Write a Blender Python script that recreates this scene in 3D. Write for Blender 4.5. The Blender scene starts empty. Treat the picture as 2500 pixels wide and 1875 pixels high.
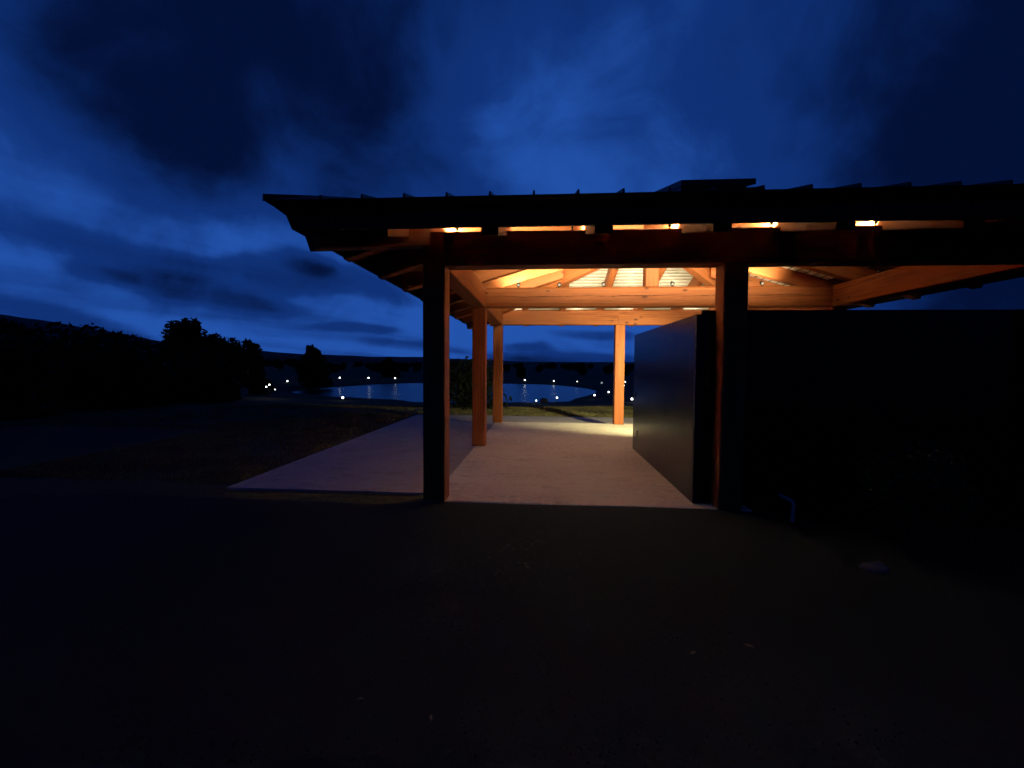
import bpy, math, random
import numpy as np
from mathutils import Vector, Matrix

random.seed(7)
rng = np.random.default_rng(11)
S = bpy.context.scene
C = S.collection

# ------------------------------------------------------------------ camera
cam_data = bpy.data.cameras.new('camera')
cam_data.sensor_fit = 'HORIZONTAL'
cam_data.sensor_width = 36.0
cam_data.lens = 15.104
cam_data.clip_start = 0.05
cam_data.clip_end = 20000
cam = bpy.data.objects.new('camera', cam_data)
C.objects.link(cam)
RT = Vector((0.99745, 0.0711, 0.00666)); UP = Vector((-0.00963, 0.04139, 0.9991)); FW = Vector((-0.07076, 0.99661, -0.04197))
cam.matrix_world = Matrix(((RT.x, UP.x, -FW.x, 0), (RT.y, UP.y, -FW.y, 0), (RT.z, UP.z, -FW.z, 1.5), (0, 0, 0, 1)))
S.camera = cam

# ------------------------------------------------------------------ world: dusk sky with drifting clouds
SKY_GAIN = 1.0
world = bpy.data.worlds.new('World')
S.world = world
world.use_nodes = True
wn = world.node_tree.nodes; wl = world.node_tree.links
wn.clear()

def W(kind, **kw):
    n = wn.new(kind)
    for k, v in kw.items():
        setattr(n, k, v)
    return n

def wmath(op, a, b=None, clamp=False):
    n = W('ShaderNodeMath', operation=op, use_clamp=clamp)
    for i, v in enumerate((a, b)):
        if v is None: continue
        if isinstance(v, (int, float)): n.inputs[i].default_value = v
        else: wl.new(v, n.inputs[i])
    return n.outputs[0]

def wdot(v, d):
    n = W('ShaderNodeVectorMath', operation='DOT_PRODUCT')
    wl.new(v, n.inputs[0]); n.inputs[1].default_value = d
    return n.outputs['Value']

tc = W('ShaderNodeTexCoord')
dirv = tc.outputs['Generated']
# organic edges: bend the direction a little with noise
nz = W('ShaderNodeTexNoise'); nz.inputs['Scale'].default_value = 3.4; nz.inputs['Detail'].default_value = 7.0; nz.inputs['Roughness'].default_value = .55
wl.new(dirv, nz.inputs['Vector'])
sub = W('ShaderNodeVectorMath', operation='SUBTRACT'); wl.new(nz.outputs['Color'], sub.inputs[0]); sub.inputs[1].default_value = (.5, .5, .5)
scl = W('ShaderNodeVectorMath', operation='MULTIPLY'); wl.new(sub.outputs[0], scl.inputs[0]); scl.inputs[1].default_value = (.34, .34, .20)
add = W('ShaderNodeVectorMath', operation='ADD'); wl.new(dirv, add.inputs[0]); wl.new(scl.outputs[0], add.inputs[1])
wd = add.outputs[0]
# cloud layer seen in perspective: project the direction on a plane overhead
sx = W('ShaderNodeSeparateXYZ'); wl.new(dirv, sx.inputs[0])
zz = wmath('ADD', wmath('MAXIMUM', sx.outputs['Z'], 0.0), 0.10)
ca, sa = math.cos(math.radians(28)), math.sin(math.radians(28))
along = wmath('DIVIDE', wdot(dirv, (sa, ca, 0)), zz)
across = wmath('DIVIDE', wdot(dirv, (ca, -sa, 0)), zz)
def layer(su, sv, detail, rough, seed):
    cx = W('ShaderNodeCombineXYZ')
    wl.new(wmath('MULTIPLY', along, su), cx.inputs[0]); wl.new(wmath('MULTIPLY', across, sv), cx.inputs[1]); cx.inputs[2].default_value = seed
    n = W('ShaderNodeTexNoise'); n.inputs['Scale'].default_value = 1.0; n.inputs['Detail'].default_value = detail; n.inputs['Roughness'].default_value = rough
    wl.new(cx.outputs[0], n.inputs['Vector'])
    return n.outputs['Fac']
streak = layer(.16, .75, 6, .5, 3.1)
broad = layer(.35, .5, 4, .5, 8.7)
# the cloud banks: (darkness, direction, long axis, short axis, half length, half width)
BANKS = [
(.9, (-0.523, 0.724, 0.45), (0.817, 0.576, 0.023), (-0.242, 0.38, -0.893), 0.37, 0.15),
(.72, (-0.50, 0.62, 0.60), (0.78, 0.626, 0.0), (-0.376, 0.468, -0.799), 0.36, 0.13),
(0.3, (-0.598, 0.686, 0.415), (0.774, 0.629, 0.076), (-0.209, 0.367, -0.907), 0.154, 0.077),
(.62, (0.653, 0.656, 0.378), (0.732, -0.421, -0.536), (-0.193, 0.627, -0.755), 0.33, 0.23),
(.5, (0.659, 0.724, 0.204), (0.709, -0.507, -0.49), (-0.251, 0.467, -0.848), 0.231, 0.15),
(0.5, (-0.56, 0.807, 0.187), (0.808, 0.582, -0.095), (-0.186, 0.098, -0.978), 0.358, 0.033),
(0.75, (-0.624, 0.77, 0.133), (0.755, 0.638, -0.15), (-0.2, 0.007, -0.98), 0.13, 0.025),
(0.6, (-0.481, 0.851, 0.209), (0.827, 0.52, -0.214), (-0.291, 0.07, -0.954), 0.056, 0.022),
(0.6, (-0.76, 0.646, 0.066), (0.627, 0.757, -0.186), (-0.171, -0.1, -0.98), 0.102, 0.02),
(0.45, (-0.729, 0.667, 0.151), (0.663, 0.744, -0.086), (-0.17, 0.037, -0.985), 0.047, 0.015),
(0.4, (-0.398, 0.914, 0.073), (0.917, 0.397, 0.033), (0.001, 0.08, -0.997), 0.081, 0.009),
(0.35, (-0.282, 0.959, 0.039), (0.958, 0.284, -0.045), (-0.054, 0.025, -0.998), 0.112, 0.011),
(0.65, (0.057, 0.998, 0.009), (0.997, -0.057, -0.045), (-0.044, 0.011, -0.999), 0.2, 0.02),
(0.12, (-0.3, 0.954, 0.009), (0.954, 0.3, 0), (-0.003, 0.009, -0.999), 0.6, 0.016),
(0.4, (0.126, 0.99, 0.068), (0.991, -0.122, -0.055), (-0.046, 0.074, -0.996), 0.108, 0.011),
(0.4, (-0.04, 0.998, 0.046), (0.997, 0.043, -0.067), (-0.069, 0.043, -0.997), 0.059, 0.01),
(0.35, (-0.32, 0.878, 0.355), (0.944, 0.327, 0.041), (-0.08, 0.348, -0.934), 0.201, 0.059),
(0.75, (-0.024, 0.683, 0.73), (0.999, 0.051, -0.015), (-0.047, 0.729, -0.683), 0.4, 0.13),
(-0.15, (0.105, 0.878, 0.467), (0.993, -0.12, 0.004), (0.06, 0.463, -0.884), 0.176, 0.137),
(-0.03, (-0.653, 0.708, 0.267), (0.737, 0.676, 0.009), (-0.174, 0.203, -0.964), 0.203, 0.029),
]
total = None
for w, c, t, n, a, b in BANKS:
    # the bend of the edges is limited for the thin clouds near the horizon
    src = wd if b > .03 else dirv
    if b <= .03:
        s2 = W('ShaderNodeVectorMath', operation='MULTIPLY'); wl.new(sub.outputs[0], s2.inputs[0]); s2.inputs[1].default_value = (.10, .10, .055)
        a2 = W('ShaderNodeVectorMath', operation='ADD'); wl.new(dirv, a2.inputs[0]); wl.new(s2.outputs[0], a2.inputs[1]); src = a2.outputs[0]
    u = wmath('DIVIDE', wdot(src, t), a); v = wmath('DIVIDE', wmath('SUBTRACT', wdot(src, n), Vector(c).dot(Vector(n))), b)
    r2 = wmath('ADD', wmath('POWER', wmath('ABSOLUTE', wmath('SUBTRACT', u, Vector(c).dot(Vector(t)) / a)), 2.6), wmath('MULTIPLY', v, v))
    if b < .045: r2 = wmath('POWER', r2, 1.6)
    g = wmath('POWER', math.e, wmath('MULTIPLY', r2, -0.8))
    g = wmath('MULTIPLY', g, wmath('GREATER_THAN', wdot(dirv, c), 0.0))
    g = wmath('MULTIPLY', g, w)
    total = g if total is None else wmath('ADD', total, g)
puff = W('ShaderNodeTexNoise'); puff.inputs['Scale'].default_value = 4.6; puff.inputs['Detail'].default_value = 8.0; puff.inputs['Roughness'].default_value = .58; puff.inputs['Distortion'].default_value = .5
wl.new(dirv, puff.inputs['Vector'])
tex = wmath('ADD', wmath('MULTIPLY', wmath('SUBTRACT', puff.outputs['Fac'], .46), .95), wmath('ADD', wmath('MULTIPLY', wmath('SUBTRACT', streak, .5), 1.1), wmath('MULTIPLY', wmath('SUBTRACT', broad, .5), .9)))
# the twilight glow stands over the hills ahead; the sky darkens away from it all round
glow = wdot(dirv, Vector((-.27, .95, .16)).normalized())
mr = W('ShaderNodeMapRange'); mr.interpolation_type = 'SMOOTHERSTEP'; mr.clamp = True
mr.inputs[1].default_value = .95; mr.inputs[2].default_value = .0; mr.inputs[3].default_value = 0.0; mr.inputs[4].default_value = .85
wl.new(glow, mr.inputs[0])
cover = wmath('ADD', wmath('ADD', wmath('MULTIPLY', total, .8), wmath('MULTIPLY', tex, .8)), wmath('ADD', mr.outputs[0], 0.02), clamp=True)
ramp = W('ShaderNodeValToRGB')
ramp.color_ramp.interpolation = 'EASE'
e = ramp.color_ramp.elements
e[0].position = 0.0; e[0].color = (.0160, .083, .395, 1)
e[1].position = 1.0; e[1].color = (.0010, .0052, .035, 1)
m = e.new(.45); m.color = (.0050, .030, .175, 1)
wl.new(cover, ramp.inputs['Fac'])
nish = W('ShaderNodeTexSky'); nish.sky_type = 'NISHITA'; nish.sun_disc = False
nish.sun_elevation = math.radians(-6.0); nish.sun_rotation = math.radians(-15); nish.ozone_density = 4.0
# twilight scatter of the clear air is laid over the cloud colours
mixn = W('ShaderNodeMix', data_type='RGBA', blend_type='ADD'); mixn.inputs[0].default_value = .05
wl.new(ramp.outputs['Color'], mixn.inputs[6]); wl.new(nish.outputs['Color'], mixn.inputs[7])
bg = W('ShaderNodeBackground'); bg.inputs['Strength'].default_value = SKY_GAIN
wl.new(mixn.outputs[2], bg.inputs['Color'])
wo = W('ShaderNodeOutputWorld'); wl.new(bg.outputs[0], wo.inputs[0])

S.view_settings.view_transform = 'Standard'
S.view_settings.look = 'None'
S.view_settings.exposure = 0.0
S.view_settings.gamma = 1.0
S.view_settings.use_curve_mapping = False
S.render.engine = 'CYCLES'
S.cycles.use_denoising = True
S.cycles.sample_clamp_indirect = 6.0
S.cycles.max_bounces = 8
S.cycles.caustics_reflective = False
S.cycles.caustics_refractive = False

# lamp strengths (all of them fixtures of the place)
WARM = (1.0, .81, .47)
P_FRONT, P_MID, P_FAR, P_SIDE, P_WALL = 820.0, 110.0, 150.0, 11.0, 2000.0

# ------------------------------------------------------------------ materials
def material(name):
    m = bpy.data.materials.new(name); m.use_nodes = True
    nt = m.node_tree
    return m, nt, nt.nodes['Principled BSDF']

def node(nt, kind, **kw):
    n = nt.nodes.new(kind)
    for k, v in kw.items(): setattr(n, k, v)
    return n

def coords(nt, scale, random_shift=True):
    t = node(nt, 'ShaderNodeTexCoord')
    mp = node(nt, 'ShaderNodeMapping'); mp.inputs['Scale'].default_value = scale
    if random_shift:
        oi = node(nt, 'ShaderNodeObjectInfo')
        sc = node(nt, 'ShaderNodeVectorMath', operation='SCALE'); sc.inputs[0].default_value = (17, 31, 23)
        nt.links.new(oi.outputs['Random'], sc.inputs['Scale']); nt.links.new(sc.outputs[0], mp.inputs['Location'])
    nt.links.new(t.outputs['Object'], mp.inputs['Vector'])
    return mp.outputs[0]

def noise(nt, vec, scale, detail=4, rough=.55):
    n = node(nt, 'ShaderNodeTexNoise')
    n.inputs['Scale'].default_value = scale; n.inputs['Detail'].default_value = detail; n.inputs['Roughness'].default_value = rough
    nt.links.new(vec, n.inputs['Vector'])
    return n.outputs['Fac']

def mixc(nt, fac, a, b, blend='MIX'):
    n = node(nt, 'ShaderNodeMix', data_type='RGBA', blend_type=blend)
    if isinstance(fac, (int, float)): n.inputs[0].default_value = fac
    else: nt.links.new(fac, n.inputs[0])
    for i, v in ((6, a), (7, b)):
        if isinstance(v, tuple): n.inputs[i].default_value = (*v, 1)
        else: nt.links.new(v, n.inputs[i])
    return n.outputs[2]

def ramp1(nt, v, a, b):
    n = node(nt, 'ShaderNodeMapRange'); n.inputs[1].default_value = a; n.inputs[2].default_value = b; n.clamp = True
    n.interpolation_type = 'SMOOTHSTEP'
    nt.links.new(v, n.inputs[0]); return n.outputs[0]

def bump(nt, h, strength, dist, bsdf):
    n = node(nt, 'ShaderNodeBump'); n.inputs['Strength'].default_value = strength; n.inputs['Distance'].default_value = dist
    nt.links.new(h, n.inputs['Height']); nt.links.new(n.outputs[0], bsdf.inputs['Normal'])

def wood_material(name, light, dark, crack=0.0):
    m, nt, b = material(name)
    g = noise(nt, coords(nt, (.9, 16, 16)), 1.6, 6, .62)
    big = noise(nt, coords(nt, (.5, 2.2, 2.2)), 1.3, 3)
    col = mixc(nt, ramp1(nt, g, .3, .72), light, dark)
    col = mixc(nt, ramp1(nt, big, .35, .7), col, tuple(c * .78 for c in light))
    # knots
    vo = node(nt, 'ShaderNodeTexVoronoi'); vo.inputs['Scale'].default_value = 1.0
    nt.links.new(coords(nt, (2.9, 6.0, 6.0)), vo.inputs['Vector'])
    kn = ramp1(nt, vo.outputs['Distance'], .21, .07)
    sel = node(nt, 'ShaderNodeSeparateColor'); nt.links.new(vo.outputs['Color'], sel.inputs[0])
    gate = ramp1(nt, sel.outputs[0], .48, .52)
    mm = node(nt, 'ShaderNodeMath', operation='MULTIPLY'); nt.links.new(kn, mm.inputs[0]); nt.links.new(gate, mm.inputs[1])
    col = mixc(nt, mm.outputs[0], col, tuple(c * .55 for c in dark))
    nt.links.new(col, b.inputs['Base Color'])
    b.inputs['Roughness'].default_value = .62
    b.inputs['Specular IOR Level'].default_value = .3
    bump(nt, g, .35, .004, b)
    return m

WOOD = wood_material('stained_timber', (.40, .128, .039), (.19, .052, .015))
WOODR = wood_material('stained_rafter', (.42, .138, .044), (.22, .064, .019))

SOFFIT = wood_material('shade_dark_soffit', (.20, .075, .030), (.12, .042, .017))  # eaves boards coloured dark to hold down bounced light, shade in the colour

def plain(name, col, rough=.6, metal=0.0, var=.25, scale=6.0, spec=.4, bumpd=0.0):
    m, nt, b = material(name)
    n = noise(nt, coords(nt, (1, 1, 1)), scale, 5)
    nt.links.new(mixc(nt, ramp1(nt, n, .3, .7), tuple(c * (1 - var) for c in col), tuple(c * (1 + var) for c in col)), b.inputs['Base Color'])
    b.inputs['Roughness'].default_value = rough; b.inputs['Metallic'].default_value = metal; b.inputs['Specular IOR Level'].default_value = spec
    if bumpd: bump(nt, n, .6, bumpd, b)
    return m

TAILSHADE = plain('shaded_tail_end', (.05, .025, .014), .85, 0, .3, 25, spec=.1)  # dark colour stands for the shade on the rafter tails' front ends
ROOFMETAL = plain('dark_roof_metal', (.035, .036, .040), .42, .6, .15, 3)
TRIM = plain('dark_trim', (.022, .020, .020), .5, .3, .2, 5)
WHITEBOARD = plain('white_painted_boards', (.78, .765, .71), .55, 0, .06, 9)
IRON = plain('black_iron', (.02, .02, .02), .45, .5, .2, 20)
BOLT = plain('bright_bolt', (.6, .5, .4), .35, .9, .1, 20)
PVC = plain('pale_plastic_pipe', (.50, .50, .50), .5, 0, .08, 10)
STONE = plain('pale_stone', (.13, .125, .12), .85, 0, .3, 6, bumpd=.02)
BARK = plain('bark', (.05, .04, .03), .9, 0, .3, 9)
LEAF = plain('dark_leaves', (.012, .017, .009), .8, 0, .35, 3, spec=.1)
LEAF2 = plain('shrub_leaves', (.05, .065, .03), .75, 0, .35, 5, spec=.15)
DEADLEAF = plain('fallen_leaf', (.20, .16, .11), .8, 0, .2, 20)

def concrete_material(name, col, stain):
    m, nt, b = material(name)
    v = coords(nt, (1, 1, 1), False)
    n1 = noise(nt, v, .8, 6, .6); n2 = noise(nt, v, 14, 5, .6); n3 = noise(nt, coords(nt, (1, 2.2, 1), False), 2.1, 6, .65)
    c = mixc(nt, ramp1(nt, n1, .38, .66), col, stain)
    c = mixc(nt, ramp1(nt, n3, .50, .72), c, tuple(x * .72 for x in stain))
    c = mixc(nt, ramp1(nt, n2, .35, .75), c, tuple(x * 1.08 for x in col))
    nt.links.new(c, b.inputs['Base Color'])
    b.inputs['Roughness'].default_value = .72; b.inputs['Specular IOR Level'].default_value = .35
    bump(nt, n2, .25, .004, b)
    return m
CONC = concrete_material('broom_finished_concrete', (.68, .66, .60), (.50, .48, .435))
CONC2 = concrete_material('apron_concrete', (.32, .305, .30), (.25, .24, .235))

def steel_material():
    m, nt, b = material('dark_steel_sheet')
    v = coords(nt, (1.5, 1.5, .6), False)
    n = noise(nt, v, 2.0, 5)
    nt.links.new(mixc(nt, ramp1(nt, n, .35, .7), (.005, .005, .006), (.009, .0085, .0085)), b.inputs['Base Color'])
    n2 = noise(nt, coords(nt, (6, 6, .5), False), 1.5, 3)
    mr = node(nt, 'ShaderNodeMapRange'); mr.inputs[3].default_value = .20; mr.inputs[4].default_value = .30
    nt.links.new(n2, mr.inputs[0]); nt.links.new(mr.outputs[0], b.inputs['Roughness'])
    b.inputs['Specular IOR Level'].default_value = .24
    bump(nt, n2, .15, .01, b)
    return m
STEEL = steel_material()

def ground_material(name, a, bcol, c3, s1, s2, rough=.95, bd=.02):
    m, nt, b = material(name)
    v = coords(nt, (1, 1, 1), False)
    n1 = noise(nt, v, s1, 6, .6); n2 = noise(nt, v, s2, 4, .7)
    c = mixc(nt, ramp1(nt, n1, .35, .68), a, bcol)
    c = mixc(nt, ramp1(nt, n2, .45, .75), c, c3)
    nt.links.new(c, b.inputs['Base Color'])
    b.inputs['Roughness'].default_value = rough; b.inputs['Specular IOR Level'].default_value = .1
    bump(nt, n2, .8, bd, b)
    return m
GRASSG = ground_material('grass_soil', (.046, .050, .030), (.062, .058, .038), (.032, .036, .020), .35, 9, bd=.03)
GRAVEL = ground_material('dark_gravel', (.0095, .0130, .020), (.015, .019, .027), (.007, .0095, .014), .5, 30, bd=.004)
HILLM = ground_material('far_forest_hazed', (.045, .058, .075), (.030, .040, .055), (.06, .07, .085), .004, .03, bd=.5)  # bluish tone stands in for distance haze
BLADE = plain('grass_blades', (.17, .16, .08), .8, 0, .35, 2.0, spec=.1)

def water_material():
    m, nt, b = material('pond_water')
    b.inputs['Base Color'].default_value = (.004, .010, .016, 1)
    b.inputs['Roughness'].default_value = .2
    b.inputs['IOR'].default_value = 1.33
    v = coords(nt, (1, .45, 1), False)
    n1 = noise(nt, v, .9, 4); n2 = noise(nt, v, 4.0, 3)
    ad = node(nt, 'ShaderNodeMath', operation='MULTIPLY_ADD'); nt.links.new(n2, ad.inputs[0]); ad.inputs[1].default_value = .3; nt.links.new(n1, ad.inputs[2])
    bump(nt, ad.outputs[0], .9, .3, b)
    return m
WATER = water_material()

def glow_material(name, col, strength):
    m, nt, b = material(name)
    b.inputs['Base Color'].default_value = (.8, .8, .75, 1)
    b.inputs['Emission Color'].default_value = (*col, 1)
    b.inputs['Emission Strength'].default_value = strength
    return m
LENS = glow_material('lit_lens', (1, .84, .52), 6)
LENSDIM = glow_material('lit_lens_small', (1, .86, .58), .6)
LENSDIM.node_tree.nodes['Principled BSDF'].inputs['Base Color'].default_value = (.1, .09, .07, 1)
GLOBE = glow_material('lit_globe', (1, .97, .86), 7)
GLOBEDIM = glow_material('lit_globe_dim', (.9, .95, 1), .35)

# ------------------------------------------------------------------ builders
def tag(o, label=None, cat=None, group=None, kind=None):
    if label: o['label'] = label
    if cat: o['category'] = cat
    if group: o['group'] = group
    if kind: o['kind'] = kind
    return o

def empty(name, loc, label, cat, group=None):
    o = bpy.data.objects.new(name, None); C.objects.link(o)
    o.location = loc; o.empty_display_size = .2
    return tag(o, label, cat, group)

def place(o, parent, M=None):
    """M is the wanted world matrix; parents are never rotated."""
    if M is None: M = Matrix.Identity(4)
    if parent is None: o.matrix_world = M; return
    off = Vector((0, 0, 0)); p = parent
    while p is not None:
        off += p.matrix_basis.translation; p = p.parent
    o.parent = parent
    o.matrix_basis = Matrix.Translation(-off) @ M

def mesh_obj(name, verts, faces, mat, parent=None, frame=None, smooth=False):
    """verts in world space; frame = the object's own axes (for grain)"""
    if frame is None: frame = Matrix.Identity(4)
    inv = frame.inverted()
    me = bpy.data.meshes.new(name)
    me.from_pydata([tuple(inv @ Vector(v)) for v in verts], [], faces)
    me.update()
    if smooth:
        me.polygons.foreach_set('use_smooth', [True] * len(me.polygons))
    me.materials.append(mat)
    o = bpy.data.objects.new(name, me); C.objects.link(o)
    place(o, parent, frame)
    return o

def prism(profile, path_frames):
    """sweep a closed 2D profile through frames (origin, u, v); returns verts, faces"""
    n = len(profile); vs = []; fs = []
    for o, u, v in path_frames:
        for a, b in profile: vs.append(Vector(o) + Vector(u) * a + Vector(v) * b)
    for k in range(len(path_frames) - 1):
        for i in range(n):
            j = (i + 1) % n
            fs.append((k * n + i, k * n + j, (k + 1) * n + j, (k + 1) * n + i))
    fs.append(tuple(range(n))[::-1]); fs.append(tuple(range((len(path_frames) - 1) * n, len(path_frames) * n)))
    return vs, fs

def rectprof(w, h, ch):
    a, b = w / 2, h / 2
    return [(-a + ch, -b), (a - ch, -b), (a, -b + ch), (a, b - ch), (a - ch, b), (-a + ch, b), (-a, b - ch), (-a, -b + ch)]

def axes_from(d):
    d = Vector(d).normalized()
    side = Vector((0, 0, 1)).cross(d)
    if side.length < 1e-4: side = Vector((0, 1, 0))
    side.normalize(); up = d.cross(side)
    return d, side, up

def timber(name, p0, p1, w, h, mat, parent, ch=.012, plumb=False, prof=None, rake=0):
    """a squared timber from p0 to p1 (centres of its end sections)"""
    p0 = Vector(p0); p1 = Vector(p1)
    d, side, up = axes_from(p1 - p0)
    pr = prof or rectprof(w, h, ch)
    upv = Vector((0, 0, 1)) if plumb else up
    vs, fs = prism(pr, [(p0, side, upv), (p1, side, upv)])
    if rake:
        for k, (a_, b_) in enumerate(pr):
            vs[k] = vs[k] + d * rake * (.5 - b_ / h)
    fr = Matrix((( d.x, side.x, up.x, p0.x), (d.y, side.y, up.y, p0.y), (d.z, side.z, up.z, p0.z), (0, 0, 0, 1)))
    return mesh_obj(name, vs, fs, mat, parent, fr)

def box(name, lo, hi, mat, parent=None, ch=0.0):
    lo = Vector(lo); hi = Vector(hi)
    if ch <= 0:
        x0, y0, z0 = lo; x1, y1, z1 = hi
        vs = [(x0, y0, z0), (x1, y0, z0), (x1, y1, z0), (x0, y1, z0), (x0, y0, z1), (x1, y0, z1), (x1, y1, z1), (x0, y1, z1)]
        fs = [(3, 2, 1, 0), (4, 5, 6, 7), (0, 1, 5, 4), (1, 2, 6, 5), (2, 3, 7, 6), (3, 0, 4, 7)]
        return mesh_obj(name, vs, fs, mat, parent)
    c = (lo + hi) / 2; s = hi - lo
    return timber(name, (c.x, c.y, lo.z), (c.x, c.y, hi.z), s.y, s.x, mat, parent, ch)

def lathe(name, prof, seg, mat, parent=None, M=None, smooth=True):
    vs = []; fs = []
    for r, z in prof:
        for k in range(seg):
            a = 2 * math.pi * k / seg
            vs.append(Vector((r * math.cos(a), r * math.sin(a), z)))
    n = len(prof)
    for i in range(n - 1):
        for k in range(seg):
            j = (k + 1) % seg
            fs.append((i * seg + k, i * seg + j, (i + 1) * seg + j, (i + 1) * seg + k))
    fs.append(tuple(range(seg))[::-1]); fs.append(tuple(range((n - 1) * seg, n * seg)))
    M = M or Matrix.Identity(4)
    me = bpy.data.meshes.new(name); me.from_pydata([tuple(v) for v in vs], [], fs); me.update()
    if smooth: me.polygons.foreach_set('use_smooth', [True] * len(me.polygons))
    me.materials.append(mat)
    o = bpy.data.objects.new(name, me); C.objects.link(o)
    place(o, parent, M)
    return o

def lamp_light(name, loc, power, parent, radius=.03, col=WARM, spot=None, aim=None, blend=.6):
    d = bpy.data.lights.new(name, 'SPOT' if spot else 'POINT')
    d.energy = power; d.color = col; d.shadow_soft_size = radius
    M = Matrix.Translation(loc)
    if spot:
        d.spot_size = math.radians(spot); d.spot_blend = blend
        M = M @ Vector(aim).to_track_quat('-Z', 'Y').to_matrix().to_4x4()
    o = bpy.data.objects.new(name, d); C.objects.link(o)
    place(o, parent, M)
    return o

# ------------------------------------------------------------------ setting: pond, terrain, hills
POND = np.array([(-36.3, 59.0), (-36.8, 62.0), (-37.2, 66.5), (-37.0, 76.2), (-33.7, 87.7), (-28.2, 95.6), (-18, 97.2), (-6.8, 96.1), (1.4, 93.7), (6.6, 83.7), (9.4, 71.8),
                 (6.64, 60.3), (4.0, 53.8), (3.1, 48.7), (1.2, 46.8), (-4.0, 45.0), (-9.5, 43.7), (-13.0, 44.2), (-15.8, 48.1), (-22.4, 49.5), (-26.5, 51.6)])
# soften the outline
def chaikin(p, n):
    for _ in range(n):
        q = np.roll(p, -1, axis=0)
        p = np.stack([p * .75 + q * .25, p * .25 + q * .75], 1).reshape(-1, 2)
    return p
POND = chaikin(POND, 2)
POND_Z = -2.5

def pond_sd(x, y):
    """signed distance to the pond outline (positive outside)"""
    x = np.asarray(x, float); y = np.asarray(y, float)
    best = np.full(x.shape, 1e9); inside = np.zeros(x.shape, bool)
    n = len(POND)
    for i in range(n):
        ax, ay = POND[i]; bx, by = POND[(i + 1) % n]
        dx, dy = bx - ax, by - ay
        t = np.clip(((x - ax) * dx + (y - ay) * dy) / (dx * dx + dy * dy), 0, 1)
        best = np.minimum(best, np.hypot(x - ax - t * dx, y - ay - t * dy))
        cr = (ay > y) != (by > y)
        with np.errstate(divide='ignore', invalid='ignore'):
            xi = ax + (y - ay) * dx / (dy if dy != 0 else 1e-9)
        inside ^= cr & (x < xi)
    return np.where(inside, -best, best)

def ground_z(x, y):
    sd = pond_sd(x, y)
    h = np.where(sd > 0, -2.44 + .0765 * sd + .02 * np.minimum(sd, 6), -2.6 + .2 * np.maximum(sd, -3))
    far = np.clip((y - 60) / 60, 0, 1)
    lim = -.118 - .0 * y
    h_far = -2.44 + .012 * np.maximum(sd, 0)
    h = np.where(sd > 0, np.minimum(h, lim) * (1 - far) + h_far * far, h)
    lump = .05 * np.sin(x * .7 + 1.3 * np.sin(y * .31)) * np.sin(y * .53 + .8) + .03 * np.sin(x * 1.9 + y * .6)
    mask = np.clip((np.hypot(x - 0, (y - 8)) - 13) / 8, 0, 1) * (sd > 1)
    under = np.clip((x + 7.3) / 1.0, 0, 1) * np.clip((4.6 - y) / .8, 0, 1) * (x < 29.5)
    return h + lump * mask - .2 * under

def grid_mesh(name, xs, ys, zf, mat, kind):
    X, Y = np.meshgrid(xs, ys); Z = zf(X, Y)
    nx = len(xs); ny = len(ys)
    vs = np.stack([X.ravel(), Y.ravel(), Z.ravel()], 1)
    fs = [(j * nx + i, j * nx + i + 1, (j + 1) * nx + i + 1, (j + 1) * nx + i) for j in range(ny - 1) for i in range(nx - 1)]
    me = bpy.data.meshes.new(name); me.from_pydata(vs.tolist(), [], fs); me.update()
    me.polygons.foreach_set('use_smooth', [True] * len(me.polygons))
    me.materials.append(mat)
    o = bpy.data.objects.new(name, me); C.objects.link(o)
    o['kind'] = kind
    return o

def spaced(a, b, near, growth):
    out = [0.0]; s = near
    while out[-1] < max(abs(a), abs(b)):
        out.append(out[-1] + s); s *= growth
    out = np.array(out)
    pos = out[out <= b]; neg = -out[(out <= -a) & (out > 0)]
    return np.concatenate([neg[::-1], pos])
xs = spaced(-4000, 4000, .8, 1.045); ys = np.concatenate([[-400, -150, -60, -30, -15], np.arange(-10, 120, 1.2), 120 + np.cumsum(1.3 * 1.07 ** np.arange(75))])
grid_mesh('ground', xs, ys, ground_z, GRASSG, 'structure')

pz = [(float(x), float(y), POND_Z) for x, y in POND]
# water sheet a little larger than the outline: the bank cuts its edge
cx, cy = POND.mean(0)
big = [(float(cx + (x - cx) * 1.0), float(cy + (y - cy) * 1.0), POND_Z) for x, y in POND]
o = mesh_obj('pond_water', big, [tuple(range(len(big)))], WATER); o['kind'] = 'structure'

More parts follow.
